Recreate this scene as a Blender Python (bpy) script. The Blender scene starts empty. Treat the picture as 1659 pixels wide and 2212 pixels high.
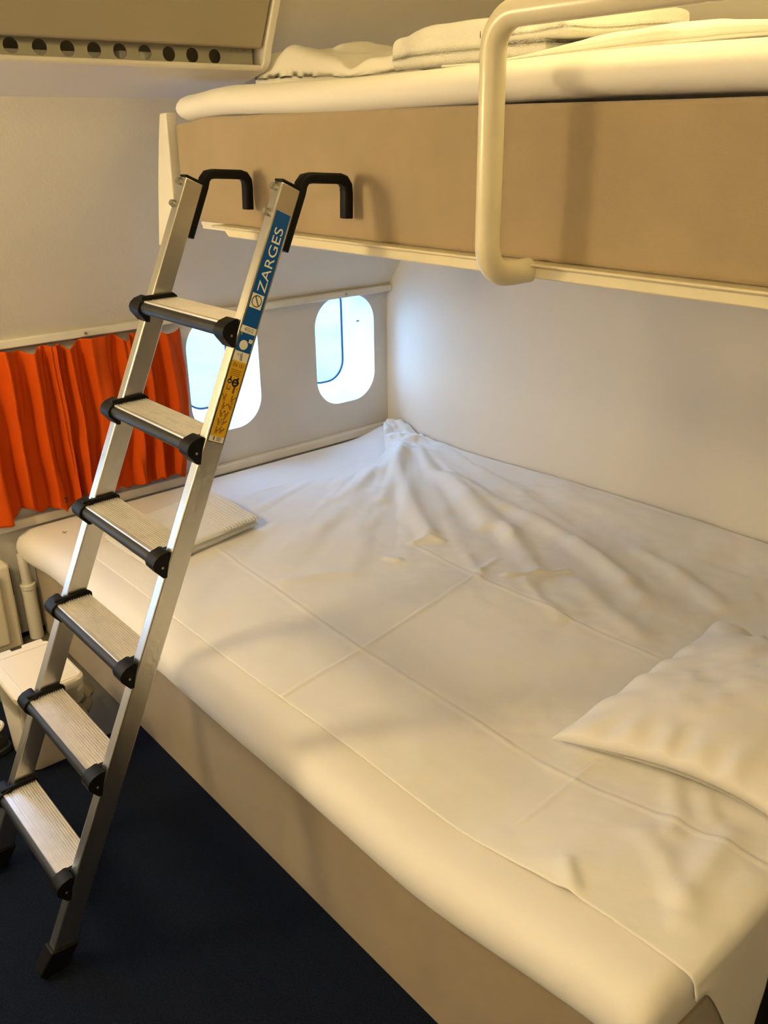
import bpy, bmesh, math, random
import numpy as np
from mathutils import Vector, Matrix
C = bpy.context.scene.collection
random.seed(4)
R = math.radians

# ------------------------------------------------------------------ helpers
class MB:
    """collects geometry in world coordinates and links it as ONE mesh object"""
    def __init__(self): self.v = []; self.f = []; self.m = []
    def add(self, vs, fs, mi=0):
        o = len(self.v); self.v += [tuple(map(float, p)) for p in vs]
        for q in fs: self.f.append([o+i for i in q]); self.m.append(mi)
        return self
    def box(self, x0, x1, y0, y1, z0, z1, mi=0, T=None):
        p = [(x, y, z) for z in (z0, z1) for y in (y0, y1) for x in (x0, x1)]
        if T: p = [T(*q) for q in p]
        return self.add(p, [(0,2,3,1),(4,5,7,6),(0,1,5,4),(2,6,7,3),(0,4,6,2),(1,3,7,5)], mi)
    def prism(self, poly, a, b, T, mi=0):
        """poly: 2D points; T(p, q, e) -> world; extruded from e=a to e=b"""
        n = len(poly)
        vs = [T(p, q, a) for p, q in poly] + [T(p, q, b) for p, q in poly]
        fs = [tuple(range(n))[::-1], tuple(range(n, 2*n))]
        fs += [(i, (i+1) % n, n+(i+1) % n, n+i) for i in range(n)]
        return self.add(vs, fs, mi)
    def grid(self, P, mi=0, cu=False, cv=False, capu=False):
        P = np.asarray(P); nu, nv = P.shape[:2]
        o = len(self.v); self.v += [tuple(map(float, p)) for p in P.reshape(-1, 3)]
        for i in range(nu if cu else nu-1):
            for j in range(nv if cv else nv-1):
                a = o+i*nv+j; b = o+i*nv+(j+1) % nv
                c = o+((i+1) % nu)*nv+(j+1) % nv; d = o+((i+1) % nu)*nv+j
                self.f.append([a, b, c, d]); self.m.append(mi)
        if capu:
            self.f.append([o+j for j in range(nv)][::-1]); self.m.append(mi)
            self.f.append([o+(nu-1)*nv+j for j in range(nv)]); self.m.append(mi)
        return self
    def tube(self, path, r, n=16, mi=0, closed=False):
        path = [Vector(p) for p in path]; N = len(path); rings = []
        ref = None
        for i, p in enumerate(path):
            if closed: t = (path[(i+1) % N]-path[i-1]).normalized()
            else: t = (path[min(i+1, N-1)]-path[max(i-1, 0)]).normalized()
            if ref is None:
                ref = Vector((0, 0, 1)) if abs(t.z) < .9 else Vector((1, 0, 0))
            a = (ref-t*ref.dot(t)).normalized(); b = t.cross(a); ref = a
            rr = r[i] if isinstance(r, (list, tuple)) else r
            rings.append([tuple(p+a*rr*math.cos(2*math.pi*k/n)+b*rr*math.sin(2*math.pi*k/n)) for k in range(n)])
        return self.grid(rings, mi, cu=closed, cv=True, capu=not closed)
    def cyl(self, c, axis, r, h, n=20, mi=0):
        c = Vector(c); a = Vector(axis).normalized()
        return self.tube([c, c+a*h], r, n, mi)
    def build(self, name, mat, parent=None, bevel=0, seg=2, smooth=35, sub=0, solid=0):
        me = bpy.data.meshes.new(name)
        off = world_of(parent)
        me.from_pydata([(x-off.x, y-off.y, z-off.z) for x, y, z in self.v], [], self.f)
        me.update(); me.validate()
        mats = mat if isinstance(mat, (list, tuple)) else [mat]
        for mm in mats: me.materials.append(mm)
        if len(mats) > 1 and len(me.polygons) == len(self.m): me.polygons.foreach_set('material_index', self.m)
        bm = bmesh.new(); bm.from_mesh(me); bmesh.ops.recalc_face_normals(bm, faces=bm.faces); bm.to_mesh(me); bm.free()
        if smooth:
            me.polygons.foreach_set('use_smooth', [True]*len(me.polygons))
            me.set_sharp_from_angle(angle=R(smooth))
        o = bpy.data.objects.new(name, me); C.objects.link(o)
        if parent: o.parent = parent
        if solid:
            s = o.modifiers.new('Solidify', 'SOLIDIFY'); s.thickness = solid; s.offset = -1
        if bevel:
            b = o.modifiers.new('Bevel', 'BEVEL'); b.width = bevel; b.segments = seg; b.limit_method = 'ANGLE'; b.angle_limit = R(40)
        if sub:
            b = o.modifiers.new('Subdivision', 'SUBSURF'); b.levels = sub; b.render_levels = sub
        return o

def world_of(o):
    w = Vector((0, 0, 0))
    while o: w += o.location; o = o.parent
    return w
def tag(o, label, cat, group=None):
    o['label'] = label; o['category'] = cat
    if group: o['group'] = group
    return o
def thing(name, label, cat, loc, group=None):
    o = bpy.data.objects.new(name, None); C.objects.link(o); o.location = loc; o.empty_display_size = .1
    return tag(o, label, cat, group)
def struct(o): o['kind'] = 'structure'; return o
def sm(a, b, x):
    t = np.clip((np.asarray(x, float)-a)/(b-a), 0, 1); return t*t*(3-2*t)

class Noise2:
    def __init__(self, seed): self.g = np.random.RandomState(seed).rand(256, 256)*2-1
    def __call__(self, x, y):
        x = np.asarray(x, float)+100; y = np.asarray(y, float)+100
        i = np.floor(x).astype(int); j = np.floor(y).astype(int); a = x-i; b = y-j
        a = a*a*a*(a*(a*6-15)+10); b = b*b*b*(b*(b*6-15)+10); g = self.g
        return (g[i % 256, j % 256]*(1-a)*(1-b)+g[(i+1) % 256, j % 256]*a*(1-b)
                + g[i % 256, (j+1) % 256]*(1-a)*b+g[(i+1) % 256, (j+1) % 256]*a*b)
def ridge(X, Y, pts, w):
    """1 on a polyline, falling to 0 beside it"""
    best = np.full(X.shape, 1e9)
    for (ax, ay), (bx, by) in zip(pts[:-1], pts[1:]):
        dx, dy = bx-ax, by-ay; L = dx*dx+dy*dy
        t = np.clip(((X-ax)*dx+(Y-ay)*dy)/L, 0, 1)
        best = np.minimum(best, np.hypot(X-ax-t*dx, Y-ay-t*dy))
    return np.exp(-(best/w)**2)

# ------------------------------------------------------------------ materials
def mat(name, col, rough=.6, metal=0., bump=None, vary=None, spec=.5, sheen=0, trans=0, sss=0):
    """bump: list of (noise scale, strength, stretch xyz); vary: (scale, amount)"""
    m = bpy.data.materials.new(name); m.use_nodes = True
    nt = m.node_tree; N = nt.nodes; L = nt.links; b = N['Principled BSDF']
    b.inputs['Base Color'].default_value = (*col, 1); b.inputs['Roughness'].default_value = rough
    b.inputs['Metallic'].default_value = metal; b.inputs['Specular IOR Level'].default_value = spec
    if sheen: b.inputs['Sheen Weight'].default_value = sheen; b.inputs['Sheen Roughness'].default_value = .5
    if trans: b.inputs['Transmission Weight'].default_value = trans
    tc = N.new('ShaderNodeTexCoord')
    if vary:
        n = N.new('ShaderNodeTexNoise'); n.inputs['Scale'].default_value = vary[0]; n.inputs['Detail'].default_value = 4
        L.new(tc.outputs['Object'], n.inputs['Vector'])
        r = N.new('ShaderNodeMapRange'); r.inputs['From Min'].default_value = .3; r.inputs['From Max'].default_value = .7
        r.inputs['To Min'].default_value = 1-vary[1]; r.inputs['To Max'].default_value = 1+vary[1]
        L.new(n.outputs['Fac'], r.inputs['Value'])
        mx = N.new('ShaderNodeVectorMath'); mx.operation = 'SCALE'; mx.inputs[0].default_value = col
        L.new(r.outputs['Result'], mx.inputs['Scale']); L.new(mx.outputs['Vector'], b.inputs['Base Color'])
    prev = None
    for sc, st, stretch in (bump or []):
        mp = N.new('ShaderNodeMapping'); mp.inputs['Scale'].default_value = stretch
        L.new(tc.outputs['Object'], mp.inputs['Vector'])
        n = N.new('ShaderNodeTexNoise'); n.inputs['Scale'].default_value = sc; n.inputs['Detail'].default_value = 3
        L.new(mp.outputs['Vector'], n.inputs['Vector'])
        bp = N.new('ShaderNodeBump'); bp.inputs['Strength'].default_value = st; bp.inputs['Distance'].default_value = .01
        L.new(n.outputs['Fac'], bp.inputs['Height'])
        if prev: L.new(prev.outputs['Normal'], bp.inputs['Normal'])
        prev = bp
    if prev: L.new(prev.outputs['Normal'], b.inputs['Normal'])
    return m

M = {}
M['wall'] = mat('wall_vinyl', (.74, .70, .63), .55, bump=[(90, .05, (1, 1, 1)), (3, .05, (1, 1, 1))], vary=(2, .02))
M['slope'] = mat('sidewall_lining', (.70, .66, .58), .5, bump=[(120, .06, (1, 1, 1))], vary=(3, .02))
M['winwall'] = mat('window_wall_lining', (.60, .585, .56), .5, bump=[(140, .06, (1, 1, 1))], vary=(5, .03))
M['trim'] = mat('trim_paint', (.72, .69, .62), .45, vary=(9, .05))
M['ceiling'] = mat('ceiling_lining', (.72, .68, .60), .6)
M['locker'] = mat('locker_laminate', (.36, .31, .23), .5, bump=[(200, .05, (1, 1, 1))])
M['lockershell'] = mat('locker_shell', (.72, .68, .63), .45)
M['fabric'] = mat('tan_upholstery', (.355, .272, .175), .85, sheen=.3, bump=[(500, .25, (1, 1, 1.6)), (240, .15, (1, 1, 3))], vary=(7, .06), spec=.2)
M['fabric2'] = mat('beige_upholstery', (.29, .225, .145), .85, sheen=.3, bump=[(500, .2, (1, 1, 1.6))], vary=(5, .08), spec=.2)
M['sheet'] = mat('white_cotton', (.80, .78, .75), .85, sheen=.2, bump=[(700, .08, (1, 1, 1)), (25, .10, (1, 1, 1))], spec=.2)
M['mattress'] = mat('white_mattress_cover', (.80, .77, .74), .85, sheen=.2, bump=[(600, .08, (1, 1, 1)), (9, .10, (1, 1, 1))], spec=.2)
M['pillow'] = mat('pillow_cotton', (.80, .77, .73), .85, sheen=.2, bump=[(700, .08, (1, 1, 1)), (18, .15, (1, 1, 1))], spec=.2)
M['terry'] = mat('white_terry', (.80, .78, .74), .95, sheen=.5, bump=[(350, .5, (1, 1, 1))], spec=.1)
M['duvet'] = mat('duvet_cotton', (.80, .77, .72), .9, sheen=.2, bump=[(600, .08, (1, 1, 1)), (16, .35, (1, 1, 1))], spec=.2)
M['tubepaint'] = mat('cream_gloss_paint', (.72, .65, .48), .28, vary=(14, .04))
M['alu'] = mat('satin_aluminium', (.62, .61, .585), .30, metal=1., bump=[(60, .06, (12, 1, 1))], vary=(12, .03))
M['alustep'] = mat('ribbed_aluminium', (.80, .77, .75), .36, metal=.75, bump=[(150, .08, (.2, 1, 1))], vary=(40, .04))
M['rubber'] = mat('black_plastic', (.005, .005, .005), .5, spec=.15)
M['nose'] = mat('grey_rubber', (.016, .016, .018), .45, spec=.3)
M['vent'] = mat('shade_grey_vent_metal', (.33, .31, .26), .5, metal=.4)  # grey darkened to carry the shade under the locker door lip
M['dark'] = mat('darkened_wall_laminate', (.16, .12, .08), .5)  # for the unseen right wall, darkened to cut bounce and darken ladder reflections
M['steel'] = mat('bolt_steel', (.45, .43, .38), .35, metal=1)
M['carpet'] = mat('navy_carpet', (.0050, .0098, .027), .95, bump=[(420, 1., (1, 1, 1))], vary=(260, .55), spec=.15)
M['vinyl'] = mat('olive_grey_vinyl', (.085, .08, .06), .5, vary=(9, .06))
M['plastic'] = mat('cream_plastic', (.74, .68, .56), .35, vary=(6, .03))
M['pipe'] = mat('pipe_paint', (.68, .65, .58), .4)
M['sole'] = mat('cream_rubber', (.62, .56, .44), .6)
M['shoe'] = mat('black_canvas', (.012, .011, .011), .9, bump=[(300, .3, (1, 1, 1))])
M['blue'] = mat('blue_vinyl_sticker', (.003, .070, .30), .35, spec=.3)
M['white'] = mat('white_vinyl_sticker', (.70, .68, .62), .35)
M['yellow'] = mat('yellow_vinyl_sticker', (.62, .36, .012), .35)
M['ink'] = mat('black_ink', (.02, .017, .012), .5)
M['greyink'] = mat('grey_ink', (.25, .24, .2), .5)
M['gasket'] = mat('dark_window_gasket', (.03, .07, .16), .5)
M['lining'] = mat('white_window_lining', (.86, .87, .87), .45)
M['black'] = mat('black_laminate', (.012, .013, .012), .5)
M['apron'] = mat('pale_apron_concrete', (.13, .34, .40), .9, vary=(.25, .22))

def curtain_mat():
    m = bpy.data.materials.new('orange_curtain_cloth'); m.use_nodes = True
    nt = m.node_tree; N = nt.nodes; L = nt.links; b = N['Principled BSDF']; out = N['Material Output']
    b.inputs['Base Color'].default_value = (.62, .078, .003, 1); b.inputs['Roughness'].default_value = .8
    b.inputs['Specular IOR Level'].default_value = .15
    tc = N.new('ShaderNodeTexCoord'); n = N.new('ShaderNodeTexNoise'); n.inputs['Scale'].default_value = 500
    bp = N.new('ShaderNodeBump'); bp.inputs['Strength'].default_value = .15; bp.inputs['Distance'].default_value = .01
    L.new(tc.outputs['Object'], n.inputs['Vector']); L.new(n.outputs['Fac'], bp.inputs['Height']); L.new(bp.outputs['Normal'], b.inputs['Normal'])
    t = N.new('ShaderNodeBsdfTranslucent'); t.inputs['Color'].default_value = (.6, .05, .002, 1)
    mx = N.new('ShaderNodeMixShader'); mx.inputs['Fac'].default_value = .12
    L.new(b.outputs['BSDF'], mx.inputs[1]); L.new(t.outputs['BSDF'], mx.inputs[2]); L.new(mx.outputs['Shader'], out.inputs['Surface'])
    return m
M['curtain'] = curtain_mat()
def clear_mat(name, tint, gloss, rough, body=None):
    m = bpy.data.materials.new(name); m.use_nodes = True
    nt = m.node_tree; N = nt.nodes; L = nt.links; N.remove(N['Principled BSDF']); out = N['Material Output']
    t = N.new('ShaderNodeBsdfTransparent'); t.inputs['Color'].default_value = (*tint, 1)
    g = N.new('ShaderNodeBsdfGlossy'); g.inputs['Roughness'].default_value = rough
    mx = N.new('ShaderNodeMixShader'); fr = N.new('ShaderNodeFresnel'); fr.inputs['IOR'].default_value = gloss
    L.new(fr.outputs['Fac'], mx.inputs['Fac']); L.new(t.outputs['BSDF'], mx.inputs[1]); L.new(g.outputs['BSDF'], mx.inputs[2])
    last = mx
    if body:
        d = N.new('ShaderNodeBsdfDiffuse'); d.inputs['Color'].default_value = (*body[0], 1)
        m2 = N.new('ShaderNodeMixShader'); m2.inputs['Fac'].default_value = body[1]
        L.new(mx.outputs['Shader'], m2.inputs[1]); L.new(d.outputs['BSDF'], m2.inputs[2]); last = m2
    L.new(last.outputs['Shader'], out.inputs['Surface']); return m
M['glass'] = clear_mat('window_glass', (.93, .98, 1), 1.35, .02)
M['film'] = clear_mat('clear_bag_film', (.93, .93, .9), 1.5, .15, ((.75, .7, .55), .18))

# ------------------------------------------------------------------ camera (phone held at eye height)
camd = bpy.data.cameras.new('camera'); cam = bpy.data.objects.new('camera', camd); C.objects.link(cam)
rt = Vector((.6473, .7621, -.0138)); dn = Vector((.2881, -.2613, -.9213)); fw = Vector((-.7057, .5924, -.3887))
rot = Matrix((rt, -dn, -fw)).transposed()
cam.matrix_world = Matrix.Translation((0, 0, 1.64)) @ rot.to_4x4()
camd.sensor_fit = 'VERTICAL'; camd.sensor_height = 36; camd.sensor_width = 27; camd.lens = 31.444
camd.clip_start = .02; bpy.context.scene.camera = cam

# ------------------------------------------------------------------ the room
XW, YP = -3.0, 2.55          # window wall, partition
XR, YF, ZC = .95, -1.05, 2.32
def plane_obj(name, vs, m):
    return struct(MB().add(vs, [tuple(range(len(vs)))]).build(name, m, smooth=0))
plane_obj('floor', [(XW, YF, 0), (XR, YF, 0), (XR, YP, 0), (XW, YP, 0)], M['carpet'])
plane_obj('ceiling', [(-1.9, YF, ZC), (XR, YF, ZC), (XR, YP, ZC), (-1.9, YP, ZC)], M['ceiling'])
plane_obj('wall_back', [(XW, YP, 0), (XR, YP, 0), (XR, YP, ZC), (XW, YP, ZC)], M['wall'])
plane_obj('wall_front', [(XW, YF, 0), (XR, YF, 0), (XR, YF, ZC), (XW, YF, ZC)], M['wall'])
plane_obj('wall_right', [(XR, YF, 0), (XR, YP, 0), (XR, YP, ZC), (XR, YF, ZC)], M['dark'])

def rrect(cy, cz, hw, hh, r, n=14):
    pts = []
    for sy, sz, a0 in ((1, 1, 0), (-1, 1, 90), (-1, -1, 180), (1, -1, 270)):
        for k in range(n+1):
            a = R(a0+90*k/n)
            pts.append((cy+sy*(hw-r)+r*math.cos(a), cz+sz*(hh-r)+r*math.sin(a)))
    return pts
def holed(outlines, T, name, m, parent=None, ext=0, smooth=0):
    """flat sheet with holes, from a filled 2D curve"""
    cu = bpy.data.curves.new('outline', 'CURVE'); cu.dimensions = '2D'; cu.fill_mode = 'BOTH'; cu.extrude = ext
    for pts in outlines:
        s = cu.splines.new('POLY'); s.points.add(len(pts)-1); s.use_cyclic_u = True
        for p, q in zip(s.points, pts): p.co = (q[0], q[1], 0, 1)
    o = bpy.data.objects.new('outline', cu); C.objects.link(o)
    dg = bpy.context.evaluated_depsgraph_get(); dg.update()
    me = bpy.data.meshes.new_from_object(o.evaluated_get(dg))
    bpy.data.objects.remove(o); bpy.data.curves.remove(cu)
    b = MB(); b.add([T(*v.co) for v in me.vertices], [tuple(p.vertices) for p in me.polygons])
    bpy.data.meshes.remove(me)
    return b.build(name, m, parent, smooth=smooth)
WC = [(1.725, .795), (2.319, .795), (.531, .795), (-.063, .795), (-.657, .795)]
ZT = 1.045
holed([[(YF, 0), (YP, 0), (YP, ZT), (YF, ZT)]]+[rrect(y, z, .157, .227, .118) for y, z in WC],
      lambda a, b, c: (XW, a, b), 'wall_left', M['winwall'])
bpy.data.objects['wall_left']['kind'] = 'structure'
# the sidewall lining above the windows leans inward
prof = [(-2.985, ZT), (-2.93, 1.12), (-2.80, 1.295), (-2.62, 1.51), (-2.43, 1.72), (-2.20, 1.99), (-1.90, ZC)]
struct(MB().grid([[(x, y, z) for x, z in prof] for y in (YF, YP)]).build('wall_left_upper', M['slope'], smooth=60))
b = MB().box(XW, -2.962, YF, YP, 1.022, 1.05)
o = struct(b.build('trim_1', M['trim'], bevel=.004))
for y in (1.18, 1.725, 2.30): MB().cyl((-2.962, y, 1.036), (1, 0, 0), .0045, .003, 10).build('screw', M['steel'], o)
struct(MB().box(XW, -2.972, YF, YP, .402, .437).build('baseboard_left', M['trim'], bevel=.004))
for i, (y, z) in enumerate(WC):
    inner = rrect(y, z, .157, .227, .118); outer = rrect(y, z+.045, .105, .215, .09)
    rings = []
    for k in range(9):
        t = k/8; e = t**1.4
        rings.append([(XW-.165*t, a[0]*(1-e)+c[0]*e, a[1]*(1-e)+c[1]*e) for a, c in zip(inner, outer)])
    w = struct(MB().grid(rings, cv=True).build('window_%d' % (i+1), M['lining'], smooth=60))
    MB().tube([(XW-.163, a, c) for a, c in outer], .0045, 8, closed=True).build('window_gasket', M['gasket'], w)
    MB().add([(XW-.17, a, c) for a, c in outer], [tuple(range(len(outer)))]).build('window_pane', M['glass'], w, smooth=0)
    MB().cyl((XW-.06, y+.122, z+.10), (0, -1, 0), .003, .012, 10).build('catch', M['gasket'], w)
struct(MB().add([(-80, -60, -4.5), (-3.6, -60, -4.5), (-3.6, 60, -4.5), (-80, 60, -4.5)], [(0, 1, 2, 3)]).build('apron_outside', M['apron'], smooth=0))

# olive vinyl piece on the floor between waste bin and bed
tag(MB().box(-2.96, -2.225, .60, .872, .0005, .004).build('floor_panel', M['vinyl']), 'olive grey vinyl panel lying on the floor between waste bin and bed', 'floor panel')

# ------------------------------------------------------------------ curtain
def curtain():
    ny, nz = 420, 60
    n1, n2 = Noise2(3), Noise2(9)
    y = np.linspace(.69, 1.525, ny)[None, :]; v = np.linspace(0, 1, nz)[:, None]
    ph = (y-.42)/.086*2*np.pi+2.2*n1(y*7, 0*y)
    amp = .016+.026*v**.7
    drift = .5*n2(y*4+0*v, v*2)*v
    s = np.sin(ph+drift*2.4)
    fold = np.sign(s)*np.abs(s)**.75
    small = .35*np.sin(ph*2.3+1.+2*n1(y*11, v*1.5))
    X = -2.945+amp*(fold+small*(1-.5*v))+.006*n2(y*20+0*v, v*7)
    top = 1.022-.018*np.maximum(0, np.sin(ph*.5+.8))**2-.012*np.maximum(0, n1(y*16, 0*y))
    bot = .452+.016*np.sin(ph+.7)+.022*n2(y*9, 0*y)-.03*sm(.90, .72, y)
    # the free right edge bulges to the window and pulls back at the hem
    Y = y+.02*np.sin(v*np.pi)*sm(1.35, 1.52, y)-.03*v**2*sm(1.40, 1.52, y)+.012*n2(y*8+0*v, v*2.5+4)*v
    Z = top*(1-v)+bot*v
    P = np.stack([np.maximum(X, -2.968)+0*Z, Y+0*Z, Z], -1)
    t = thing('curtain', 'gathered orange cloth curtain hung along the window wall left of the windows', 'curtain', (-2.945, 1., .45))
    MB().grid(P).build('cloth', M['curtain'], t, smooth=180, solid=.0015)
    for yy in (1.005, 1.075):
        c = Vector((-2.915, yy, .487)); MB().tube([c+Vector((0, .008*math.cos(a), .008*math.sin(a))) for a in [k*math.pi/8 for k in range(16)]], .0022, 8, closed=True).build('eyelet', M['ink'], t)
curtain()

# ------------------------------------------------------------------ lower bed
def zm(x, y):
    return .41+.068*sm(-1.0, -.46, x)+.030*sm(2.25, 2.53, y)*sm(-2.6, -1.5, x)*(1-sm(-.9, -.5, x))+.035*np.exp(-((np.asarray(x)+2.93)**2+(np.asarray(y)-2.49)**2)/.014)
bed = thing('double_bed', 'low double bed base with plain beige upholstered front, under the bunk', 'bed', (-1.7, .875, 0))
xs = np.linspace(-2.955, -.452, 40)
poly = [(x, float(zm(x, .9))-.1195) for x in xs]+[(-.452, 0), (-2.955, 0)]
MB().prism(poly, .875, 2.53, lambda p, q, e: (p, e, q)).build('base_box', M['fabric2'], bed)
MB().box(-.452, -.434, 1.20, 2.5, 0, .352).build('end_panel', M['black'], bed)['label'] = 'black panel closing the foot end'

def mattress(name, label, x0, x1, front, back, top, th, mt, ny=44, nx=160, corner=0, wob=.004, seed=5, taper=.55):
    n = Noise2(seed); rows = []
    r = .035
    for x in np.concatenate([np.linspace(x0, x0+r, 9)[:-1], np.linspace(x0+r, x1-r, nx), np.linspace(x1-r, x1, 9)[1:]]):
        d = min(x-x0, x1-x); k = 0 if d >= r else 1-math.sqrt(max(0, 1-((r-d)/r)**2))
        fy = front+corner*float(sm(x0+.28, x0+.02, x))+wob*float(n(x*3, .5))
        P = []
        h = th
        tops = [(y, float(top(x, y))) for y in np.linspace(fy+.085, back-.04, ny)]
        t0 = float(top(x, fy+.085))
        fr = [(fy+.055, -.002), (fy+.032, -.009), (fy+.014, -.022), (fy+.004, -.042), (fy, -.062), (fy+.003, -.082), (fy+.012, -.1), (fy+.028, -.113), (fy+.06, -.118)]
        s = h/.118
        loop = [(y, t0+z*s) for y, z in reversed(fr)]+tops+[(back-.012, tops[-1][1]-.008), (back, tops[-1][1]-.03), (back, tops[-1][1]-h+.01), (back-.02, tops[-1][1]-h)]
        zc = t0-h/2
        loop = [(y+(.5*k*.03 if y < fy+.1 else 0), zc+(z-zc)*(1-k*taper)) for y, z in loop]
        rows.append([(x, y, z) for y, z in loop])
    return tag(MB().grid(rows, cv=True, capu=True).build(name, mt, smooth=50), label, 'mattress')
mattress('mattress', 'thick white covered mattress on the low bed base', -2.967, -.446, .845, 2.535, zm, .118, M['mattress'], corner=-.022)
MB()
W = {'w1': ([(-2.72, 2.38), (-2.5, 2.18), (-2.219, 1.984), (-1.967, 1.84)], .016, .035), 'w2': ([(-2.6, 2.38), (-2.417, 2.271), (-2.167, 2.177), (-1.892, 2.036)], .013, .032),
     'w3': ([(-2.31, 2.262), (-1.983, 2.12), (-1.777, 2.033)], .011, .03), 'w4': ([(-2.2, 2.26), (-2.045, 2.208), (-1.791, 2.184), (-1.57, 2.132), (-1.33, 2.048)], .012, .03),
     'w5': ([(-1.824, 2.063), (-1.64, 1.955), (-1.545, 1.897)], .010, .03), 'w6': ([(-1.595, 2.13), (-1.365, 2.052), (-1.246, 1.995)], .010, .03),
     'w7': ([(-1.412, 2.233), (-1.271, 2.202), (-1.071, 2.112)], .010, .03), 'w8': ([(-1.762, 1.819), (-1.641, 1.745)], .006, .02),
     'w9': ([(-1.528, 1.827), (-1.42, 1.761), (-1.324, 1.733)], .006, .022), 'w10': ([(-1.418, 1.929), (-1.262, 1.859), (-1.122, 1.816)], .007, .03),
     'h1': ([(-1.588, 1.804), (-1.548, 1.86), (-1.491, 1.968)], .007, .013), 'h2': ([(-1.951, 1.761), (-1.941, 1.812), (-1.898, 1.832)], .008, .014),
     'h3': ([(-1.662, 1.766), (-1.69, 1.875)], .004, .012), 'p1': ([(-2.851, 2.221), (-2.854, 2.404), (-2.738, 2.435)], .014, .025),
     'p2': ([(-2.75, 2.20), (-2.80, 2.33), (-2.86, 2.44)], .012, .018), 'q1': ([(-2.66, 2.35), (-2.45, 2.10), (-2.30, 1.93)], .009, .03), 'q2': ([(-2.62, 2.30), (-2.5, 2.0), (-2.42, 1.8)], .008, .035),
     'f1': ([(-.725, 1.337), (-.663, 1.262), (-.639, 1.201)], .007, .022), 'f2': ([(-.722, 1.009), (-.677, .97)], .007, .016),
     'f3': ([(-.669, 1.167), (-.609, 1.131), (-.547, 1.077)], .007, .026), 'f4': ([(-.655, 1.334), (-.61, 1.285)], .006, .02),
     'f5': ([(-.556, 1.26), (-.54, 1.146), (-.516, 1.035)], .007, .026), 's1': ([(-2.002, 1.301), (-1.965, 1.411), (-1.922, 1.483)], .005, .03),
     's2': ([(-2.259, 1.631), (-2.359, 1.83), (-2.577, 2.096)], .007, .04), 's3': ([(-1.92, 1.629), (-1.889, 1.64)], .006, .014)}
CR = [[(-2.338, 1.265), (-1.5612, 1.2264), (-.88, 1.228), (-.47, 1.232)], [(-1.931, 1.752), (-1.5856, 1.7355), (-1.025, 1.752)],
      [(-1.5253, .957), (-1.5612, 1.2264), (-1.635, 1.595), (-1.66, 1.74)], [(-.863, 1.045), (-.8768, 1.2467), (-.88, 1.31)]]
def sheet():
    n1, n2, n3 = Noise2(11), Noise2(12), Noise2(13)
    nt, na, nd, ny = 400, 8, 22, 300
    s = np.linspace(0, 1, nt)[:, None]; v = np.linspace(0, 1, ny)[None, :]
    v = v+0*s
    xe = -.453
    X0 = -2.67+(xe+2.67)*s+0*v
    yn = .944+.016*sm(-2.5, -.6, X0)+.004*n1(X0*3, 0*X0)-.006*sm(-.7, -.46, X0)
    Y = yn+(2.541-yn)*v
    xl = -2.675-.012*n2(Y*3, 0*Y)+.03*sm(1.55, 1.1, Y)-.25*sm(2.22, 2.50, Y)
    X = xl+(xe-xl)*s
    disp = np.zeros_like(X)
    for pts, a, w in W.values(): disp += 1.3*a*ridge(X, Y, pts, w)
    # finer pulls fanning out of the tucked corner
    ang = np.arctan2(Y-2.62, X+2.95); rad = np.hypot(Y-2.62, X+2.95)
    disp += .0052*n2(ang*13+5, rad*1.6)*sm(.25, .6, rad)*sm(2.1, 1.1, rad)+.0028*n1(ang*30, rad*3)*sm(.3, .8, rad)*sm(2.0, 1.2, rad)
    for c in CR: disp += .0030*ridge(X, Y, c, .0055)-.0016*ridge(X+.007, Y-.007, c, .006)
    edge = np.minimum(1, np.minimum(Y-.93, 2.56-Y)/.06)
    soft = .0045*n1(X*4, Y*4)+.003*n2(X*11, Y*11)+.0012*n3(X*27, Y*27)
    far = sm(1.25, 2.1, Y)
    disp += (soft*(.45+.9*far+.7*sm(-1.5, -.9, X)*sm(1.7, 1.2, Y))+.004)*np.clip(edge, .25, 1)
    disp += .012*sm(.95, .99, Y)*0
    crumple = sm(2.2, 2.45, Y)*sm(-2.5, -2.8, X)
    disp += crumple*(.010+.018*n2(X*19, Y*19)+.008*n3(X*46, Y*46))
    Z = zm(X, Y)+.004+np.maximum(disp, -.001)
    rows = [np.stack([X, Y, Z], -1)]
    yl = Y[-1]; zl = Z[-1]
    for k in range(1, na+1):
        a = k/na*math.pi/2
        rows.append(np.stack([xe+.018*np.sin(a)+0*yl, yl, zl-.018*(1-math.cos(a))], -1)[None])
    drop = .02+.30*sm(.955, 1.18, yl)
    drop = np.where(yl > 1.205, .02+.0*yl, drop)
    for k in range(1, nd+1):
        t = k/nd
        rows.append(np.stack([xe+.018+.006*n1(yl*9, t*2+0*yl)*t+.004*t, yl, zl-.018-t*drop], -1)[None])
    P = np.concatenate(rows, 0)
    o = MB().grid(P).build('bed_sheet', M['sheet'], smooth=180, solid=.003)
    tag(o, 'wide white bed sheet with fold creases spread over the lower mattress', 'bed sheet')
sheet()
# small dark stitch marks on the mattress cover
b = MB(); zz = float(zm(-2.826, .956))
b.box(-2.838, -2.814, .953, .9555, zz-.001, zz+.0012); b.box(-2.828, -2.825, .945, .964, zz-.001, zz+.0012)
b.build('stitch_tag', M['greyink'], bpy.data.objects['mattress'])

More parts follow.
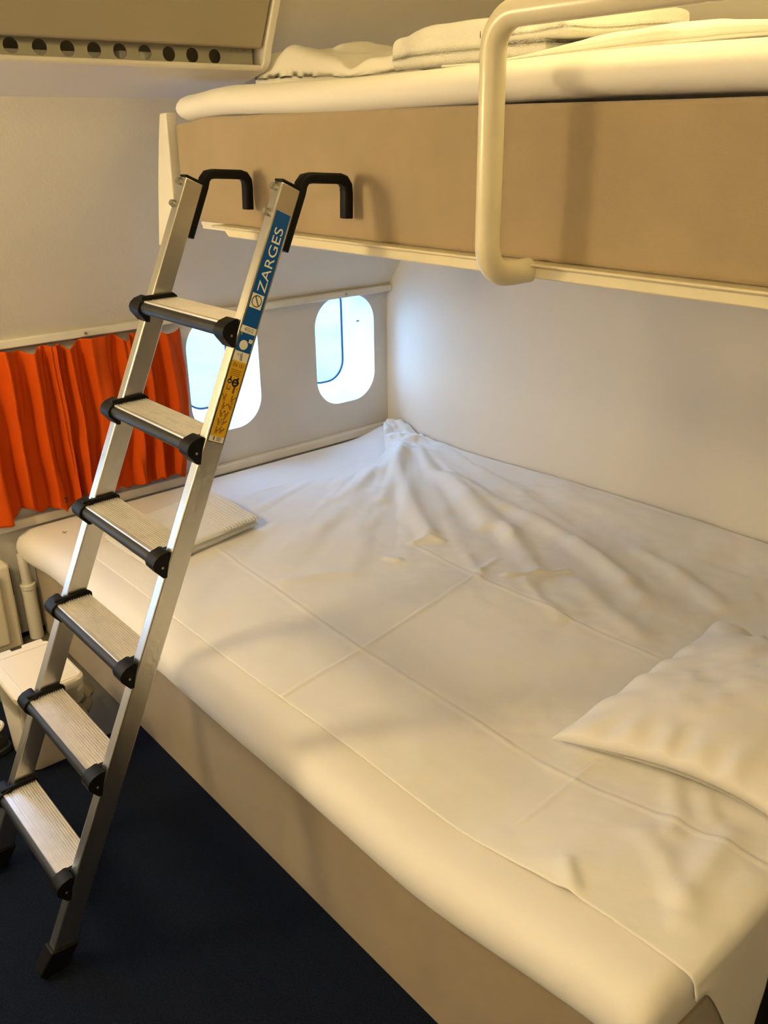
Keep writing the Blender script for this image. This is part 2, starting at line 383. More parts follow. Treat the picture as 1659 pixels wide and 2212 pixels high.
def pillow(name, label, cx, cy, hx, hy, base, H, mt, pinch=.10, rotz=0, seed=2, group=None):
    n = Noise2(seed); nn = 90
    u = np.linspace(-1, 1, nn)[:, None]+np.zeros((1, nn)); v = np.linspace(-1, 1, nn)[None, :]+np.zeros((nn, 1))
    px = u*hx*(1-pinch*(1-v**2)); py = v*hy*(1-pinch*(1-u**2))
    env = np.clip((1-u**2)*(1-v**2), 0, 1)
    pf = env**.42
    wr = .010*np.sin(v*17+2.5*n(v*3, u*2))*np.exp(-((1-np.abs(u))/.18)**2)+.010*np.sin(u*21+3*n(u*3, v*2))*np.exp(-((1-np.abs(v))/.2)**2)
    c, s = math.cos(rotz), math.sin(rotz)
    X = cx+px*c-py*s; Y = cy+px*s+py*c
    B = base(X, Y)
    seam = B+.010+.032*(1-np.abs(u*v)**2)+.034*np.exp(-((u+1)**2+(v-1)**2)/.16)
    top = seam+pf*H*(1+.10*n(u*2+3, v*2))+wr*np.minimum(1, pf*2.2)+.004*n(u*7, v*7)*pf
    bot = np.maximum(B+.006, seam-pf*.05)
    return MB().grid(np.stack([X, Y, top], -1)).grid(np.stack([X, Y, bot], -1)), (X, Y, seam)
def mk_pillow():
    b, (X, Y, S) = pillow('pillow', '', -.685, 1.615, .305, .325, lambda x, y: zm(x, y)+.013, .086, None)
    bm_o = b.build('pillow', M['pillow'], smooth=180)
    w = bm_o.modifiers.new('Weld', 'WELD'); w.merge_threshold = .0006
    tag(bm_o, 'plump white pillow lying on the lower bed by its right end', 'pillow')
mk_pillow()

# folded towel near the curtain end of the bed
def towel():
    A, B_, Cc, D = map(np.array, ((-2.655, 1.02), (-2.315, 1.024), (-2.40, 1.465), (-2.73, 1.4675)))
    t = thing('folded_towel', 'white ribbed towel folded flat on the lower bed behind the ladder', 'towel', (-2.52, 1.24, .415))
    n = Noise2(21)
    def layer(z0, th, inset, ribs, name, sh=0):
        nu, nv, nr = 110, 170, 10
        u = np.linspace(0, 1, nu)[:, None]; v = np.linspace(0, 1, nv)[None, :]
        Q = (A*(1-u[..., None])*(1-v[..., None])+B_*u[..., None]*(1-v[..., None])+Cc*u[..., None]*v[..., None]+D*(1-u[..., None])*v[..., None])
        cen = Q.mean((0, 1)); Q = cen+(Q-cen)*(1-inset)+np.array([sh, -sh])
        e = np.minimum(np.minimum(u, 1-u)*nu, np.minimum(v, 1-v)*nv*1.2)
        round_ = np.sqrt(np.clip(1-(1-np.clip(e/6, 0, 1))**2, 0, 1))
        base = zm(Q[..., 0], Q[..., 1])+.016+z0
        H = th*(.45+.55*round_)+.003*n(u*4, v*5)
        if ribs: H = H+.0022*np.sin(v*2*np.pi*34)*sm(.62, .66, v)*sm(.995, .97, v)+.0012*np.sin(v*2*np.pi*60)*sm(.35, .37, v)*sm(.45, .43, v)
        low = th*.5*(1-round_)*.9
        T = np.stack([Q[..., 0], Q[..., 1], base+H], -1); L = np.stack([Q[..., 0], Q[..., 1], base+low], -1)
        o = MB().grid(T).grid(L).build(name, M['terry'], t, smooth=180)
        w = o.modifiers.new('Weld', 'WELD'); w.merge_threshold = .0008
    layer(0, .017, .012, False, 'lower_fold', .004); layer(.017, .019, 0, True, 'upper_fold')
towel()

# ------------------------------------------------------------------ upper bunk
bunk = thing('bunk', 'upper bunk with tan fabric side panel and cream tubular guard rail', 'bunk bed', (-1.26, 1.22, 1.41))
BX1 = -.22
xs = np.linspace(-2.272, BX1, 40)
poly = [(x, 1.437) for x in xs]+[(x, 1.686-.014*float(sm(-2.10, -2.27, x))-.006*float(sm(-1.4, -.6, x))) for x in xs[::-1]]
MB().prism(poly, 1.22, 1.262, lambda p, q, e: (p, e, q)).build('side_panel', M['fabric'], bunk, bevel=.008, seg=3)
MB().box(-2.2, BX1, 1.235, 2.53, 1.418, 1.4365).box(-2.25, -2.2, 1.26, 2.53, 1.422, 1.4365).build('bed_board', M['wall'], bunk)
MB().prism([(-2.035, 1.431), (-2.01, 1.4115), (BX1, 1.4115), (BX1, 1.431)], 1.197, 1.234, lambda p, q, e: (p, e, q)).box(-2.075, BX1, 1.188, 1.234, 1.4315, 1.4368).build('rail', M['tubepaint'], bunk, bevel=.0025)
MB().prism([(-2.3095, 1.699), (-2.276, 1.70), (-2.281, 1.50), (-2.292, 1.37), (-2.392, 1.362), (-2.359, 1.5223), (-2.329, 1.6378)], 1.198, 1.232, lambda p, q, e: (p, e, q)).build('end_board', M['trim'], bunk, bevel=.004)
def arc(c, r, a0, a1, ax, ay, n=10):
    c = Vector(c); ax = Vector(ax); ay = Vector(ay)
    return [c+ax*r*math.cos(R(a0+(a1-a0)*k/n))+ay*r*math.sin(R(a0+(a1-a0)*k/n)) for k in range(n+1)]
gx, gy, gz, rb = -1.049, 1.11, 1.803, .05
path = [Vector((gx+.02, 1.20, 1.415))]+arc((gx+.0, gy+rb, 1.425+rb*.75), rb, 270, 180, (0, 1, 0), (0, 0, 1))
path = [Vector((gx+.012, 1.202, 1.424)), Vector((gx+.006, 1.175, 1.422))]+arc((gx, gy+rb, 1.421+rb), rb, 270, 180, (0, 1, 0), (0, 0, 1))
path += arc((gx+rb, gy, gz-rb), rb, 180, 90, (1, 0, 0), (0, 0, 1))
ex = -.38
path += arc((ex-rb, gy, gz-rb), rb, 90, 0, (1, 0, 0), (0, 0, 1))
path += arc((ex, gy+rb, 1.421+rb), rb, 180, 270, (0, 1, 0), (0, 0, 1))+[Vector((ex, 1.202, 1.422))]
gr = MB().tube(path, .0205, 24).build('guard_rail', M['tubepaint'], bunk, smooth=80)
# chipped paint on the rail's outer side
for z0, z1 in ((1.735, 1.752), (1.70, 1.711), (1.665, 1.673), (1.772, 1.782)):
    P = []
    for k in range(4):
        z = z0+(z1-z0)*k/3; w = (.10, .16, .13, .08)[k]
        P.append([(gx-.0208*math.cos(a), gy+.0208*math.sin(a), z) for a in (-.55-w, -.55, -.55+w)])
    MB().grid(P).build('paint_chip', M['ink'], gr)
bt = lambda x, y: 1.752+.004*np.sin(np.asarray(x)*5)-.012*sm(-2.0, -2.26, x)+0*np.asarray(y)
mattress('bunk_mattress', 'white sheeted mattress on the upper bunk', -2.268, BX1, 1.196, 2.5, bt, .066, M['mattress'], corner=.02, wob=.003, seed=15, taper=.28)

def lump(name, label, cat, x0, x1, y0, y1, z0, top, mt, nx=150, ny=90, p=.35, seed=3, jag=.02, group=None):
    """soft cloth mass: flat underside, rounded rim, free top surface"""
    n = Noise2(seed)
    u = np.linspace(0, 1, nx)[:, None]+np.zeros((1, ny)); v = np.linspace(0, 1, ny)[None, :]+np.zeros((nx, 1))
    e = lambda t: .5-.5*np.cos(np.pi*t)
    X = x0+(x1-x0)*e(u)+jag*n(v*6, u*2); Y = y0+(y1-y0)*e(v)+jag*n(u*7+9, v*2)
    rim = np.clip(16*u*(1-u)*v*(1-v), 0, 1)
    k = np.clip(np.minimum(np.minimum(u, 1-u)*nx/16, np.minimum(v, 1-v)*ny/16), 0, 1); k = np.sqrt(1-(1-k)**2)
    H = top(X, Y)
    zb = z0(X, Y) if callable(z0) else z0+0*X
    T = np.stack([X, Y, zb+.35*H*(1-k)+H*k*(1-.35*(1-k))], -1); T[..., 2] = zb+H*(.3+.7*k)
    B = np.stack([X, Y, zb+.3*H*(1-k)], -1)
    o = MB().grid(T).grid(B).build(name, mt, smooth=180)
    w = o.modifiers.new('Weld', 'WELD'); w.merge_threshold = .0007
    return tag(o, label, cat, group)
na, nb = Noise2(31), Noise2(32)
lump('crumpled_sheet', 'crumpled white sheet heaped at the left end of the upper bunk, beside the locker', 'sheet', -2.24, -1.24, 1.46, 1.95, 1.7525,
     lambda x, y: (.062+.014*na(x*8, y*8)+.010*nb(x*21, y*21)+.022*sm(-1.80, -2.05, x)-.018*np.exp(-((x+1.86+.2*(y-1.6))/.035)**2)+.02*sm(1.5, 1.75, y))*(1-.80*sm(-1.62, -1.53, x)), M['duvet'], seed=33)
lump('bunk_duvet', 'long white duvet spread along the back of the upper bunk', 'duvet', -1.34, BX1-.01, 1.285, 2.35, 1.753,
     lambda x, y: .006+.026*sm(-1.25, -.95, x)+(.012+.010*sm(-1.2, -.9, x))*sm(1.32, 1.6, y)+.005*na(x*6, y*6)+.004*nb(x*17, y*17)-.012*sm(-.85, -.6, x), M['duvet'], nx=220, seed=34)
bl = thing('folded_blanket', 'white blanket folded into a rounded bundle on the upper bunk', 'blanket', (-1.40, 1.6, 1.80))
lump('bundle', 'x', 'x', -1.615, -1.20, 1.40, 1.80, lambda x, y: 1.768+.02*sm(1.42, 1.7, y), lambda x, y: .074+.006*sm(-1.25, -1.5, x)+.003*na(x*8, y*8)-.018*sm(-1.5, -1.61, x), M['terry'], nx=110, ny=80, jag=.008, seed=36)
lump('end_fold', 'x', 'x', -1.32, -1.125, 1.39, 1.74, lambda x, y: 1.797+.02*sm(1.42, 1.7, y), lambda x, y: .030+.014*sm(-1.28, -1.14, x)+.002*nb(x*20, y*9), M['terry'], nx=60, ny=80, jag=.006, seed=37)
for nm in ('bundle', 'end_fold'):
    o = bpy.data.objects[nm]; del o['label']; del o['category']; o.parent = bl
    o.data.transform(Matrix.Translation(-bl.location))

# ------------------------------------------------------------------ overhead locker
lk = thing('overhead_locker', 'cream overhead locker at upper left with perforated strip under its door', 'locker', (-2.2, .8, 1.74))
LY0, LY1 = -.35, 1.413
xz = lambda p, q, e: (p, e, q)
MB().prism([(-2.15, 1.795), (-2.146, 1.80), (-2.148, 1.8085), (-2.18, 1.8085), (-2.418, 1.757), (-2.424, 1.736)], LY0, LY1+.01, xz).build('locker_floor', M['lockershell'], lk, bevel=.002)
hol = [rrect(.789+.0627*k, 1.828-.0004*k, .0165, .0165, .0164, 8) for k in range(-3, 9)]
holed([[(LY0, 1.8085), (LY1-.012, 1.8085), (LY1-.012, 1.875), (LY0, 1.875)]]+hol, lambda a, b_, c: (-2.166+c, a, b_), 'vent_strip', M['vent'], lk, ext=.0012)
# odd bits of cable tray and ducting seen through the holes
MB().box(-2.30, -2.20, .50, 1.02, 1.79, 1.825).box(-2.26, -2.19, 1.05, 1.13, 1.80, 1.83).build('inner_tray', M['lockershell'], lk)
b = MB()
for k, yy in enumerate((1.335, 1.352, 1.372)): b.box(-2.1645, -2.164, yy, yy+.008, 1.836+.001*k, 1.843)
b.build('strip_marks', M['greyink'], lk)
MB().prism([(-2.150, 1.8445), (-2.128, 1.8445), (-1.945, 2.215), (-1.967, 2.215)], LY0, LY1-.006, xz).build('locker_door', M['locker'], lk, bevel=.004)
cap = [(-2.424, 1.736), (-2.165, 1.7925), (-2.145, 1.80), (-2.132, 1.815), (-2.122, 1.845), (-1.935, 2.225), (-2.02, 2.26), (-2.20, 1.99)]
MB().prism(cap, LY1, LY1+.022, xz).build('end_cap', M['lockershell'], lk, bevel=.004, seg=3)

# ------------------------------------------------------------------ ladder
al = R(65.39); U = Vector((0, math.cos(al), math.sin(al))); Dv = Vector((0, math.sin(al), -math.cos(al)))
B0 = Vector((0, .3434, .057))
def LT(x, s, t): return B0+U*s+Dv*t+Vector((x, 0, 0))
lad = thing('ladder', 'aluminium step ladder with black hooks leaning against the upper bunk', 'ladder', (-1.72, .34, 0))
SL, SR = (-1.9215, -1.8935), (-1.5445, -1.5175); SD = .046; STOP = 1.654
def stringer(x0, x1):
    o = MB().box(x0, x1, 0, STOP, 0, SD, T=lambda x, s, t: LT(x, s, t)).build('stringer', M['alu'], lad, bevel=.003, seg=3)
    MB().box(x0-.0006, x1+.0006, STOP, STOP+.005, -.0006, SD+.001, T=lambda x, s, t: LT(x, s, t)).build('top_cap', M['rubber'], o, bevel=.0015)
    m = .0055
    top = [LT(x0-m, .002, -m), LT(x1+m, .002, -m), LT(x1+m, .020, SD+m), LT(x0-m, .020, SD+m)]
    yf, yb = .3093, .372
    mid = [Vector((x0-m, yf-.002, .018)), Vector((x1+m, yf-.002, .018)), Vector((x1+m, yb, .014)), Vector((x0-m, yb, .014))]
    bot = [Vector((x0-m+.004, yf+.006, 0)), Vector((x1+m-.004, yf+.006, 0)), Vector((x1+m-.004, yb-.002, 0)), Vector((x0-m+.004, yb-.002, 0))]
    MB().add([*top, *mid, *bot], [(0,1,2,3),(0,4,5,1),(1,5,6,2),(2,6,7,3),(3,7,4,0),(4,8,9,5),(5,9,10,6),(6,10,11,7),(7,11,8,4),(8,11,10,9)]).build('rubber_foot', M['rubber'], o, bevel=.003)
    bx = x0+.0085
    for s in (1.642, 1.592):
        c = LT(bx, s, 0); MB().cyl(c, -Dv, .0085, .004, 20).cyl(c, -Dv, .0068, .010, 6).build('bolt', M['steel'], o, smooth=30)
    return o
sl = stringer(*SL); sr = stringer(*SR)
def hook(xc):
    w = .0125
    # side profile of the bent flat bar, as (y, z) points along its middle
    q0 = LT(0, 1.535, SD+.007); q1 = LT(0, 1.662, SD+.007)
    pts = [(q0.y, q0.z), (q1.y-.004, q1.z-.009)]
    pts += [(q1.y+.001, q1.z+.006), (q1.y+.010, q1.z+.0155), (q1.y+.024, q1.z+.0175)]
    zt = q1.z+.0175
    pts += [(1.178, zt-.004), (1.189, zt-.0075), (1.1965, zt-.018), (1.1975, zt-.034), (1.1955, zt-.082)]
    rows = []
    th = .0105
    for i, (y, z) in enumerate(pts):
        a = pts[max(i-1, 0)]; c = pts[min(i+1, len(pts)-1)]
        tx, tz = c[0]-a[0], c[1]-a[1]; l = math.hypot(tx, tz); nx, nz = -tz/l, tx/l
        rows.append([(xc+sx*w*k, y+nx*th*g, z+nz*th*g) for sx, g, k in ((-1, -.6, 1), (-1, .6, 1), (-.7, 1, 1), (.7, 1, 1), (1, .6, 1), (1, -.6, 1), (.7, -1, 1), (-.7, -1, 1))])
    MB().grid(rows, cv=True, capu=True).build('hook', M['rubber'], lad, smooth=50, bevel=.0015)
hook(-1.9075); hook(-1.531)
# one step with its parts, then five copies
P1 = Vector((0, .8897, 1.3079)); STEP = U*.24
def make_step():
    y0, z0 = P1.y, P1.z
    prof = [(0, -.002), (.001, 0), (.0095, 0)]
    y = .0115
    while y < .0765:
        prof += [(y-.0016, -.0026), (y+.0008, -.0026), (y+.0014, 0), (y+.0034, 0)]; y += .0054
    prof += [(.0795, 0), (.0805, -.002), (.0805, -.030), (.0765, -.030), (.0765, -.006), (.006, -.006), (.006, -.029), (0, -.029)]
    T = lambda p, q, e: (e, y0+p, z0+q)
    st = MB().prism(prof, -1.8885, -1.5495, T).build('step', M['alustep'], lad, smooth=0)
    nose = [(.0005, -.0035), (-.0045, -.005), (-.009, -.010), (-.0105, -.0165), (-.009, -.023), (-.0045, -.028), (.0005, -.0295)]
    MB().prism(nose, -1.878, -1.55, T).build('nosing', M['nose'], st, smooth=60)
    block = [(-.002, .0025), (.016, .0075), (.0225, .0055), (.0205, .001), (.010, -.048), (.002, -.047), (-.009, -.033), (-.0155, -.024), (-.0165, -.014), (-.012, -.005)]
    # keep the block in front of the stringer's front face
    fl = [(-.002, .009), (.078, .009), (.0865, .002), (.0865, -.024), (.078, -.036), (.004, -.036)]
    for xa, xb, fa, fb, sx in ((-1.9225, -1.8765, -1.8925, -1.8815, 0), (-1.5525, -1.5155, -1.5565, -1.5455, -1.5155)):
        f_ = fl if not sx else [(p, min(q, .0004)) for p, q in fl]
        b = MB().prism(block, xa, xb, T).prism(f_, fa, fb, T)
        if sx: b.cyl((sx-.0005, y0+.003, z0-.024), (1, 0, 0), .0028, .0012, 12, 1)
        c = b.build('end_bracket', [M['rubber'], M['steel']], st, bevel=.002)
    return st
st0 = make_step()
for k in range(1, 6):
    c = st0.copy(); C.objects.link(c); c.parent = lad; c.location = -STEP*k
    for ch in st0.children:
        g = ch.copy(); C.objects.link(g); g.parent = c
# stickers on the right stringer's outer side
XO = SR[1]
def SP(s, t, e): return tuple(LT(XO+e, s, t))
def srect(b, s0, s1, t0, t1, e, mi): b.add([SP(s0, t0, e), SP(s1, t0, e), SP(s1, t1, e), SP(s0, t1, e)], [(0, 1, 2, 3)], mi)
def sdisc(b, s, t, r, e, mi, n=28, r2=0, es=1.):
    o = [(s+r*es*math.cos(2*math.pi*k/n), t+r*math.sin(2*math.pi*k/n)) for k in range(n)]
    if not r2: b.add([SP(p, q, e) for p, q in o], [tuple(range(n))], mi)
    else:
        i = [(s+r2*es*math.cos(2*math.pi*k/n), t+r2*math.sin(2*math.pi*k/n)) for k in range(n)]
        b.add([SP(p, q, e) for p, q in o+i], [(k, (k+1) % n, n+(k+1) % n, n+k) for k in range(n)], mi)
def sline(b, pts, w, e, mi):
    for (s0, t0), (s1, t1) in zip(pts[:-1], pts[1:]):
        l = math.hypot(s1-s0, t1-t0); a, c = -(t1-t0)/l*w/2, (s1-s0)/l*w/2; ds, dt = (s1-s0)/l*w*.35, (t1-t0)/l*w*.35
        b.add([SP(s0-ds+a, t0-dt+c, e), SP(s1+ds+a, t1+dt+c, e), SP(s1+ds-a, t1+dt-c, e), SP(s0-ds-a, t0-dt-c, e)], [(0, 1, 2, 3)], mi)
def text_mesh(b, body, box, e, mi, along):
    cu = bpy.data.curves.new('lettering', 'FONT'); cu.body = body; cu.size = 1; cu.resolution_u = 6
    o = bpy.data.objects.new('lettering', cu); C.objects.link(o)
    dg = bpy.context.evaluated_depsgraph_get(); dg.update(); me = bpy.data.meshes.new_from_object(o.evaluated_get(dg))
    bpy.data.objects.remove(o); bpy.data.curves.remove(cu)
    co = np.array([v.co for v in me.vertices]); mn, mxx = co.min(0), co.max(0)
    s0, s1, t0, t1 = box; vs = []
    for v in co:
        p, q = (v[0]-mn[0])/(mxx[0]-mn[0]), (v[1]-mn[1])/(mxx[1]-mn[1])
        if along: vs.append(SP(s0+(s1-s0)*p, t1-(t1-t0)*q, e))     # reads up the ladder
        else: vs.append(SP(s0+(s1-s0)*q, t0+(t1-t0)*p, e))          # reads across it
    b.add(vs, [tuple(p.vertices) for p in me.polygons], mi); bpy.data.meshes.remove(me)
T0, T1 = .0058, .0405
e1, e2, e3, e4 = .0004, .0007, .0010, .0013
bs = MB(); mats = [M['blue'], M['white'], M['ink'], M['greyink']]
srect(bs, 1.3725, 1.6005, T0, T1, e1, 0); srect(bs, 1.4095, 1.4380, .0075, .0352, e2, 1)
sdisc(bs, 1.4238, .0212, .0118, e3, 2, r2=.0100)
zig = [(1.4325, .0145)]
for k in range(5): zig += [(zig[-1][0]-.0002, zig[-1][1]+.0026), (zig[-1][0]-.0036, zig[-1][1]+.0026)]
sline(bs, zig, .0016, e3, 2)
srect(bs, 1.3590, 1.3725, T0-.001, T1, e1, 1); srect(bs, 1.3215, 1.3590, T0, T1, e1, 0)
srect(bs, 1.3535, 1.3592, T0+.002, .011, e2, 3); sdisc(bs, 1.3352, .0210, .0098, e2, 1)
srect(bs, 1.3420, 1.3495, .0305, .0390, e2, 1); srect(bs, 1.3440, 1.3475, .0330, .0342, e3, 3)
srect(bs, 1.3020, 1.3215, T0, T1, e1, 1)
sline(bs, [(1.3045, .0235), (1.3170, .0205)], .0012, e2, 2); sline(bs, [(1.3045, .0265), (1.3190, .0235)], .0016, e2, 2); sline(bs, [(1.3130, .0160), (1.3165, .0152)], .0012, e2, 2)
bs.build('maker_sticker', mats, sr, smooth=0)['label'] = 'blue and white sticker'
tx = MB(); text_mesh(tx, 'ZARGES', (1.443, 1.571, .0140, .0338), e3, 0, True)
tx.build('maker_lettering', M['white'], sr, smooth=0); tx = MB()
text_mesh(tx, '41512', (1.3625, 1.3702, .0130, .0335), e3, 0, False)
tx.build('number_lettering', M['ink'], sr, smooth=0)
ws = MB(); mats = [M['yellow'], M['white'], M['ink'], mat('brown_ink', (.16, .06, .01), .5)]
srect(ws, 1.1340, 1.3215, T0-.0018, T1+.0018, .0002, 2)
srect(ws, 1.1470, 1.3020, T0, T1, e1, 0); srect(ws, 1.1355, 1.1470, T0, T1, e1, 1)
srect(ws, 1.1385, 1.1465, .0150, .0180, e2, 3); srect(ws, 1.1385, 1.1465, .0225, .0330, e2, 3)
for k in range(5): srect(ws, 1.1395+.0014*k, 1.1402+.0014*k, .0225, .0330, e3, 1)
for k in range(4): srect(ws, 1.2835-.0038*k, 1.2846-.0038*k, .0095, .0350-.002*(k % 2), e2, 3)
sdisc(ws, 1.2600, .0140, .0050, e2, 2, r2=.0026); sline(ws, [(1.2625, .0140), (1.2690, .0145)], .0035, e2, 2)
sdisc(ws, 1.2590, .0275, .0082, e2, 2, r2=.0042); sline(ws, [(1.2590, .0210), (1.2600, .0350)], .0035, e2, 2); sline(ws, [(1.2640, .0300), (1.2690, .0320)], .0042, e2, 2)
srect(ws, 1.2430, 1.2450, .0110, .0200, e2, 3); srect(ws, 1.2430, 1.2510, .0185, .0200, e2, 3); sline(ws, [(1.2445, .0125), (1.2525, .0118)], .0016, e2, 3)
srect(ws, 1.2375, 1.2530, .0265, .0315, e2, 3); srect(ws, 1.2470, 1.2490, .0345, .0365, e2, 3)
rs = random.Random(8)
for r_ in range(5):
    for cc in (.0150, .0300):
        s = 1.2270-.0168*r_; a = rs.uniform(-.5, .5); f = rs.choice((-1, 1))
        def q(ds, dt): return (s+ds*math.cos(a)-dt*math.sin(a), cc+f*(ds*math.sin(a)+dt*math.cos(a)))
        sline(ws, [q(-.0070, -.0042), q(.0065, .0010)], .0010, e2, 3); sline(ws, [q(-.0068, -.0020), q(.0062, .0030)], .0010, e2, 3)
        for k in range(4): p = -.005+.0034*k; sline(ws, [q(p, -.0034+.0013*k), q(p, -.0010+.0013*k)], .0008, e3, 3)
        sline(ws, [q(.0040, -.0060), q(.0005, -.0030), q(-.0035, -.0060)], .0013, e2, 3); sdisc(ws, *q(.0062, -.0062), .0015, e2, 3, n=12)
ws.build('warning_sticker', mats, sr, smooth=0)['label'] = 'yellow sticker printed with pictograms'
tx = MB(); text_mesh(tx, 'EN 131', (1.2900, 1.2975, .0110, .0345), e3, 0, False)
tx.build('warning_lettering', M['ink'], sr, smooth=0)

# ------------------------------------------------------------------ things in the corner by the bed
def rr_ring(x0, x1, y0, y1, z, r, n=6):
    return [(p, q, z) for p, q in rrect((x0+x1)/2, (y0+y1)/2, (x1-x0)/2, (y1-y0)/2, r, n)]
wb = thing('waste_bin', 'cream plastic waste bin with flat lid and clear liner, behind the ladder', 'waste bin', (-2.27, .63, 0))
rings = [rr_ring(-2.35, -2.20, .545, .70, .002, .03), rr_ring(-2.356, -2.195, .54, .703, .012, .035)]
for k in range(1, 9):
    t = k/8; rings.append(rr_ring(-2.356-.012*t, -2.195+.060*t, .54-.006*t, .690+.006*t, .012+.263*t, .035-.012*t))
rings.append(rr_ring(-2.362, -2.14, .54, .696, .275, .02)); rings.append(rr_ring(-2.35, -2.20, .55, .69, .03, .03))
MB().grid(rings, cv=True, capu=True).build('bin_body', M['plastic'], wb, smooth=50)
ld = MB().grid([rr_ring(-2.372, -2.116, .522, .705, .272, .03), rr_ring(-2.374, -2.113, .519, .708, .280, .032), rr_ring(-2.374, -2.113, .519, .708, .292, .032), rr_ring(-2.37, -2.118, .524, .703, .298, .03)], cv=True, capu=True)
lid = ld.build('bin_lid', M['plastic'], wb, smooth=40)
ring = rr_ring(-2.345, -2.125, .546, .697, .2985, .012)
MB().tube(ring, .0012, 6, closed=True).build('lid_groove', M['pipe'], lid)
MB().box(-2.392, -2.372, .53, .60, .272, .296).build('hinge', M['plastic'], wb, bevel=.004)
MB().box(-2.392, -2.372, .63, .69, .272, .296).build('hinge', M['plastic'], wb, bevel=.004)
# the liner hangs out under the lid
n = Noise2(41); rows = []
base = rr_ring(-2.362, -2.13, .53, .703, 0, .03, 10)
m_ = len(base)
for k in range(10):
    t = k/9; row = []
    for j, (x, y, z) in enumerate(base):
        a = j/m_; nx, ny_ = x+2.245, y-.623; l = math.hypot(nx, ny_)
        out = .004+.020*t*(1+.7*math.sin(a*2*math.pi*9+3*float(n(a*8, t)))) + .045*max(0, ny_/l)*math.sin(t*math.pi)
        dz = .06+.04*float(n(a*14, 3))+.075*max(0, ny_/l)
        row.append((x-.02*t*nx/l*1.6+nx/l*out, y-.02*t*ny_/l+ny_/l*out, .276-dz*t))
    rows.append(row)
MB().grid(rows, cv=True).build('bin_liner', M['film'], wb, smooth=180)

ht = thing('wall_panel_heater', 'tall cream moulded casing standing against the window wall by the waste bin', 'heater', (-2.93, .55, 0))
MB().box(-2.97, -2.905, .22, .778, .0, .318).build('casing', M['plastic'], ht, bevel=.010, seg=3)
MB().box(-2.906, -2.885, .22, .735, .03, .300).build('front_cover', M['plastic'], ht, bevel=.012, seg=4)
MB().box(-2.955, -2.925, .776, .7815, .13, .312).build('side_strip', M['plastic'], ht, bevel=.003)
MB().box(-2.918, -2.910, .7772, .7790, .20, .30).build('side_slot', M['black'], ht)
pp = thing('corner_pipe', 'cream vertical pipe with a collar between wall heater and bed', 'pipe', (-2.935, .835, 0))
MB().tube([(-2.935, .835, z) for z in (.0, .20, .21)], [.024, .024, .022], 20).tube([(-2.935, .835, z) for z in (.21, .28, .328)], .0175, 20).build('tube', M['pipe'], pp)
MB().tube([(-2.935, .835, z) for z in (.196, .199, .214, .217)], [.024, .0275, .0275, .024], 24).build('collar', M['pipe'], pp)

sh = thing('shoe', 'dark shoe with cream rim on the carpet left of the waste bin', 'shoe', (-2.40, .42, 0))
def foot(t):   # half width along the shoe, blunt at heel and toe
    return .047*max(0, math.sin(math.pi*min(1, .03+t*.95)))**.38*(1+.12*math.sin(1.5+t*4))
rows = []; cxs, yh, L = -2.375, .535, .27
for k in range(29):
    t = k/28; y = yh-L*t; w = foot(t)
    if t < .47:      # collar: two walls around an open well
        h = .078; P = [(-1, .018), (-1.04, .045), (-.9, h), (-.80, h-.004), (-.72, .034), (.72, .034), (.80, h-.004), (.9, h), (1.04, .045), (1, .018)]
    else:            # vamp and toe
        h = .082-.046*((t-.47)/.53)**1.1; P = [(-1, .018), (-1.03, .018+.45*(h-.018)), (-.85, .018+.8*(h-.018)), (-.5, h-.003), (-.2, h), (.2, h), (.5, h-.003), (.85, .018+.8*(h-.018)), (1.03, .018+.45*(h-.018)), (1, .018)]
    rows.append([(cxs+w*a, y, z) for a, z in P])
MB().grid(rows, capu=True).build('upper', M['shoe'], sh, smooth=60)
sole = [(cxs+s*(foot(k/24)+.009), yh+.006-(L+.012)*k/24) for s in (1,) for k in range(25)]+[(cxs-(foot(k/24)+.009), yh+.006-(L+.012)*k/24) for k in range(24, -1, -1)]
MB().prism(sole, .001, .024, lambda p, q, e: (p, q, e)).build('sole', M['black'], sh, bevel=.004)
rim = [(cxs+.040*math.cos(a), yh-.066+.064*math.sin(a), .080) for a in [2*math.pi*k/32 for k in range(32)]]
MB().tube(rim, .0055, 8, closed=True).build('collar_rim', M['sole'], sh)

# ------------------------------------------------------------------ lamps and daylight
def lamp(name, label, loc, r, strength, col):
    """round ceiling fitting with a shallow glowing dome"""
    t = thing(name, label, 'lamp', loc, 'ceiling lamps of the cabin'); x, y, z = loc
    em = bpy.data.materials.new('lamp_diffuser'); em.use_nodes = True; nt = em.node_tree
    e = nt.nodes.new('ShaderNodeEmission'); e.inputs['Color'].default_value = (*col, 1); e.inputs['Strength'].default_value = strength
    nt.links.new(e.outputs['Emission'], nt.nodes['Material Output'].inputs['Surface'])
    rings = [[(x+r*math.cos(a)*math.cos(p), y+r*math.sin(a)*math.cos(p), z-.02-r*.75*math.sin(p)) for a in [2*math.pi*k/32 for k in range(32)]] for p in [math.pi/2*q/8*.98 for q in range(9)]]
    MB().grid(rings, cv=True, capu=True).build('diffuser', em, t, smooth=60)
    MB().tube([(x, y, z), (x, y, z-.018)], [r+.02, r+.015], 40).build('housing', M['lockershell'], t)
    return t
WARM = (1, .768, .385)
lamp('ceiling_lamp', 'round warm dome lamp on the ceiling above the upper bunk', (-.80, 1.32, ZC-.001), .14, 29, (1, .775, .295))
lamp('ceiling_lamp', 'round warm dome lamp on the ceiling over the aisle', (.45, -.55, ZC-.001), .16, 88, WARM)
rl = thing('left_fill_globe', 'unseen warm fill globe added under the overhead locker to brighten the left side', 'lamp', (-2.18, -.25, 1.655))  # added fill light out of view, brightens the left end of the cabin
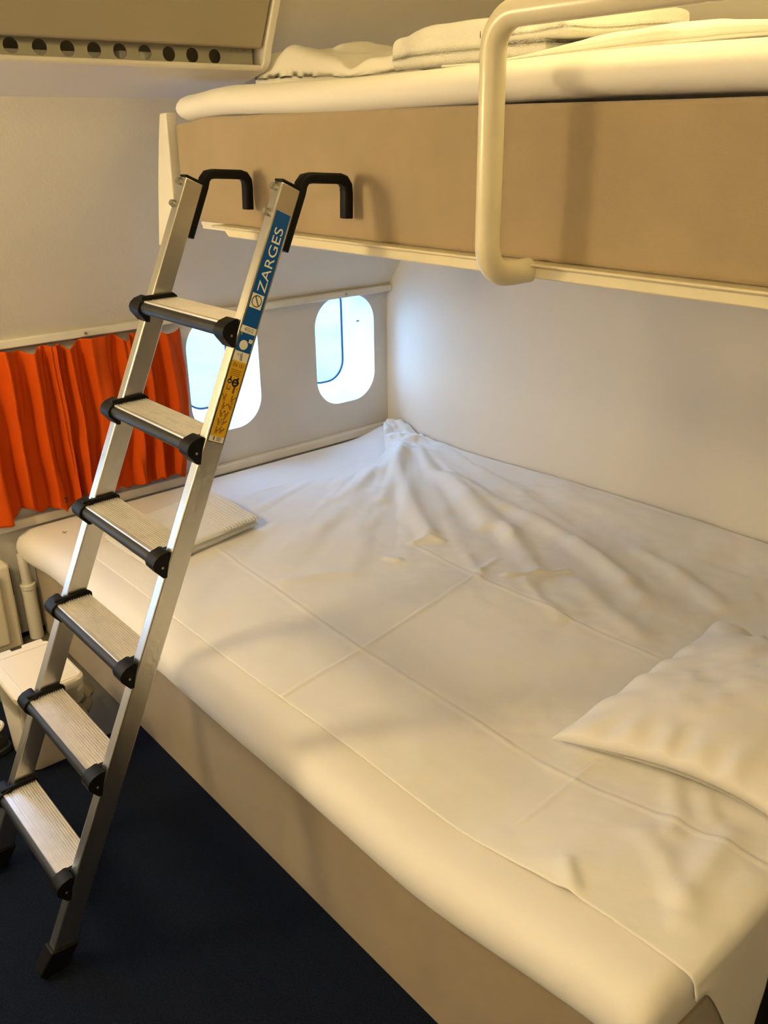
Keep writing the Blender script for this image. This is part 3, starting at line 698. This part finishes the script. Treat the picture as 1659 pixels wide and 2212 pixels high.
em = bpy.data.materials.new('globe'); em.use_nodes = True; e = em.node_tree.nodes.new('ShaderNodeEmission')
e.inputs['Color'].default_value = (*WARM, 1); e.inputs['Strength'].default_value = 104
em.node_tree.links.new(e.outputs['Emission'], em.node_tree.nodes['Material Output'].inputs['Surface'])
gr_ = [[(-2.18+r*math.cos(a), -.25+r*math.sin(a), z) for a in [2*math.pi*k/24 for k in range(24)]] for r, z in [(.115*math.sin(math.pi*q/12*.999+.0005), 1.655-.115*math.cos(math.pi*q/12)) for q in range(13)]]
MB().grid(gr_, cv=True, capu=True).build('globe', em, rl, smooth=60)
MB().cyl((-2.18, -.25, 1.768), (0, 0, 1), .02, .022, 20).build('mount', M['lockershell'], rl)
W_ = bpy.data.worlds.new('daylight'); bpy.context.scene.world = W_; W_.use_nodes = True
nt = W_.node_tree; N = nt.nodes; L_ = nt.links; bg = N['Background']
tc = N.new('ShaderNodeTexCoord'); sp = N.new('ShaderNodeSeparateXYZ'); L_.new(tc.outputs['Generated'], sp.inputs['Vector'])
rp = N.new('ShaderNodeValToRGB'); rp.color_ramp.elements[0].position = .0; rp.color_ramp.elements[0].color = (.42, .66, .98, 1)
rp.color_ramp.elements[1].position = .6; rp.color_ramp.elements[1].color = (.31, .56, 1.02, 1)
L_.new(sp.outputs['Z'], rp.inputs['Fac']); L_.new(rp.outputs['Color'], bg.inputs['Color']); bg.inputs['Strength'].default_value = 15.5
for i, (y, z) in enumerate(WC):
    ld_ = bpy.data.lights.new('window_portal', 'AREA'); ld_.shape = 'RECTANGLE'; ld_.size = .24; ld_.size_y = .42; ld_.cycles.is_portal = True
    o = bpy.data.objects.new('window_portal', ld_); C.objects.link(o); o.location = (XW-.20, y, z); o.rotation_euler = (R(90), 0, R(-90))

s = bpy.context.scene
s.view_settings.view_transform = 'Standard'; s.view_settings.look = 'None'; s.view_settings.gamma = 1; s.view_settings.exposure = 0
s.view_settings.use_curve_mapping = False
s.cycles.max_bounces = 10; s.cycles.diffuse_bounces = 6
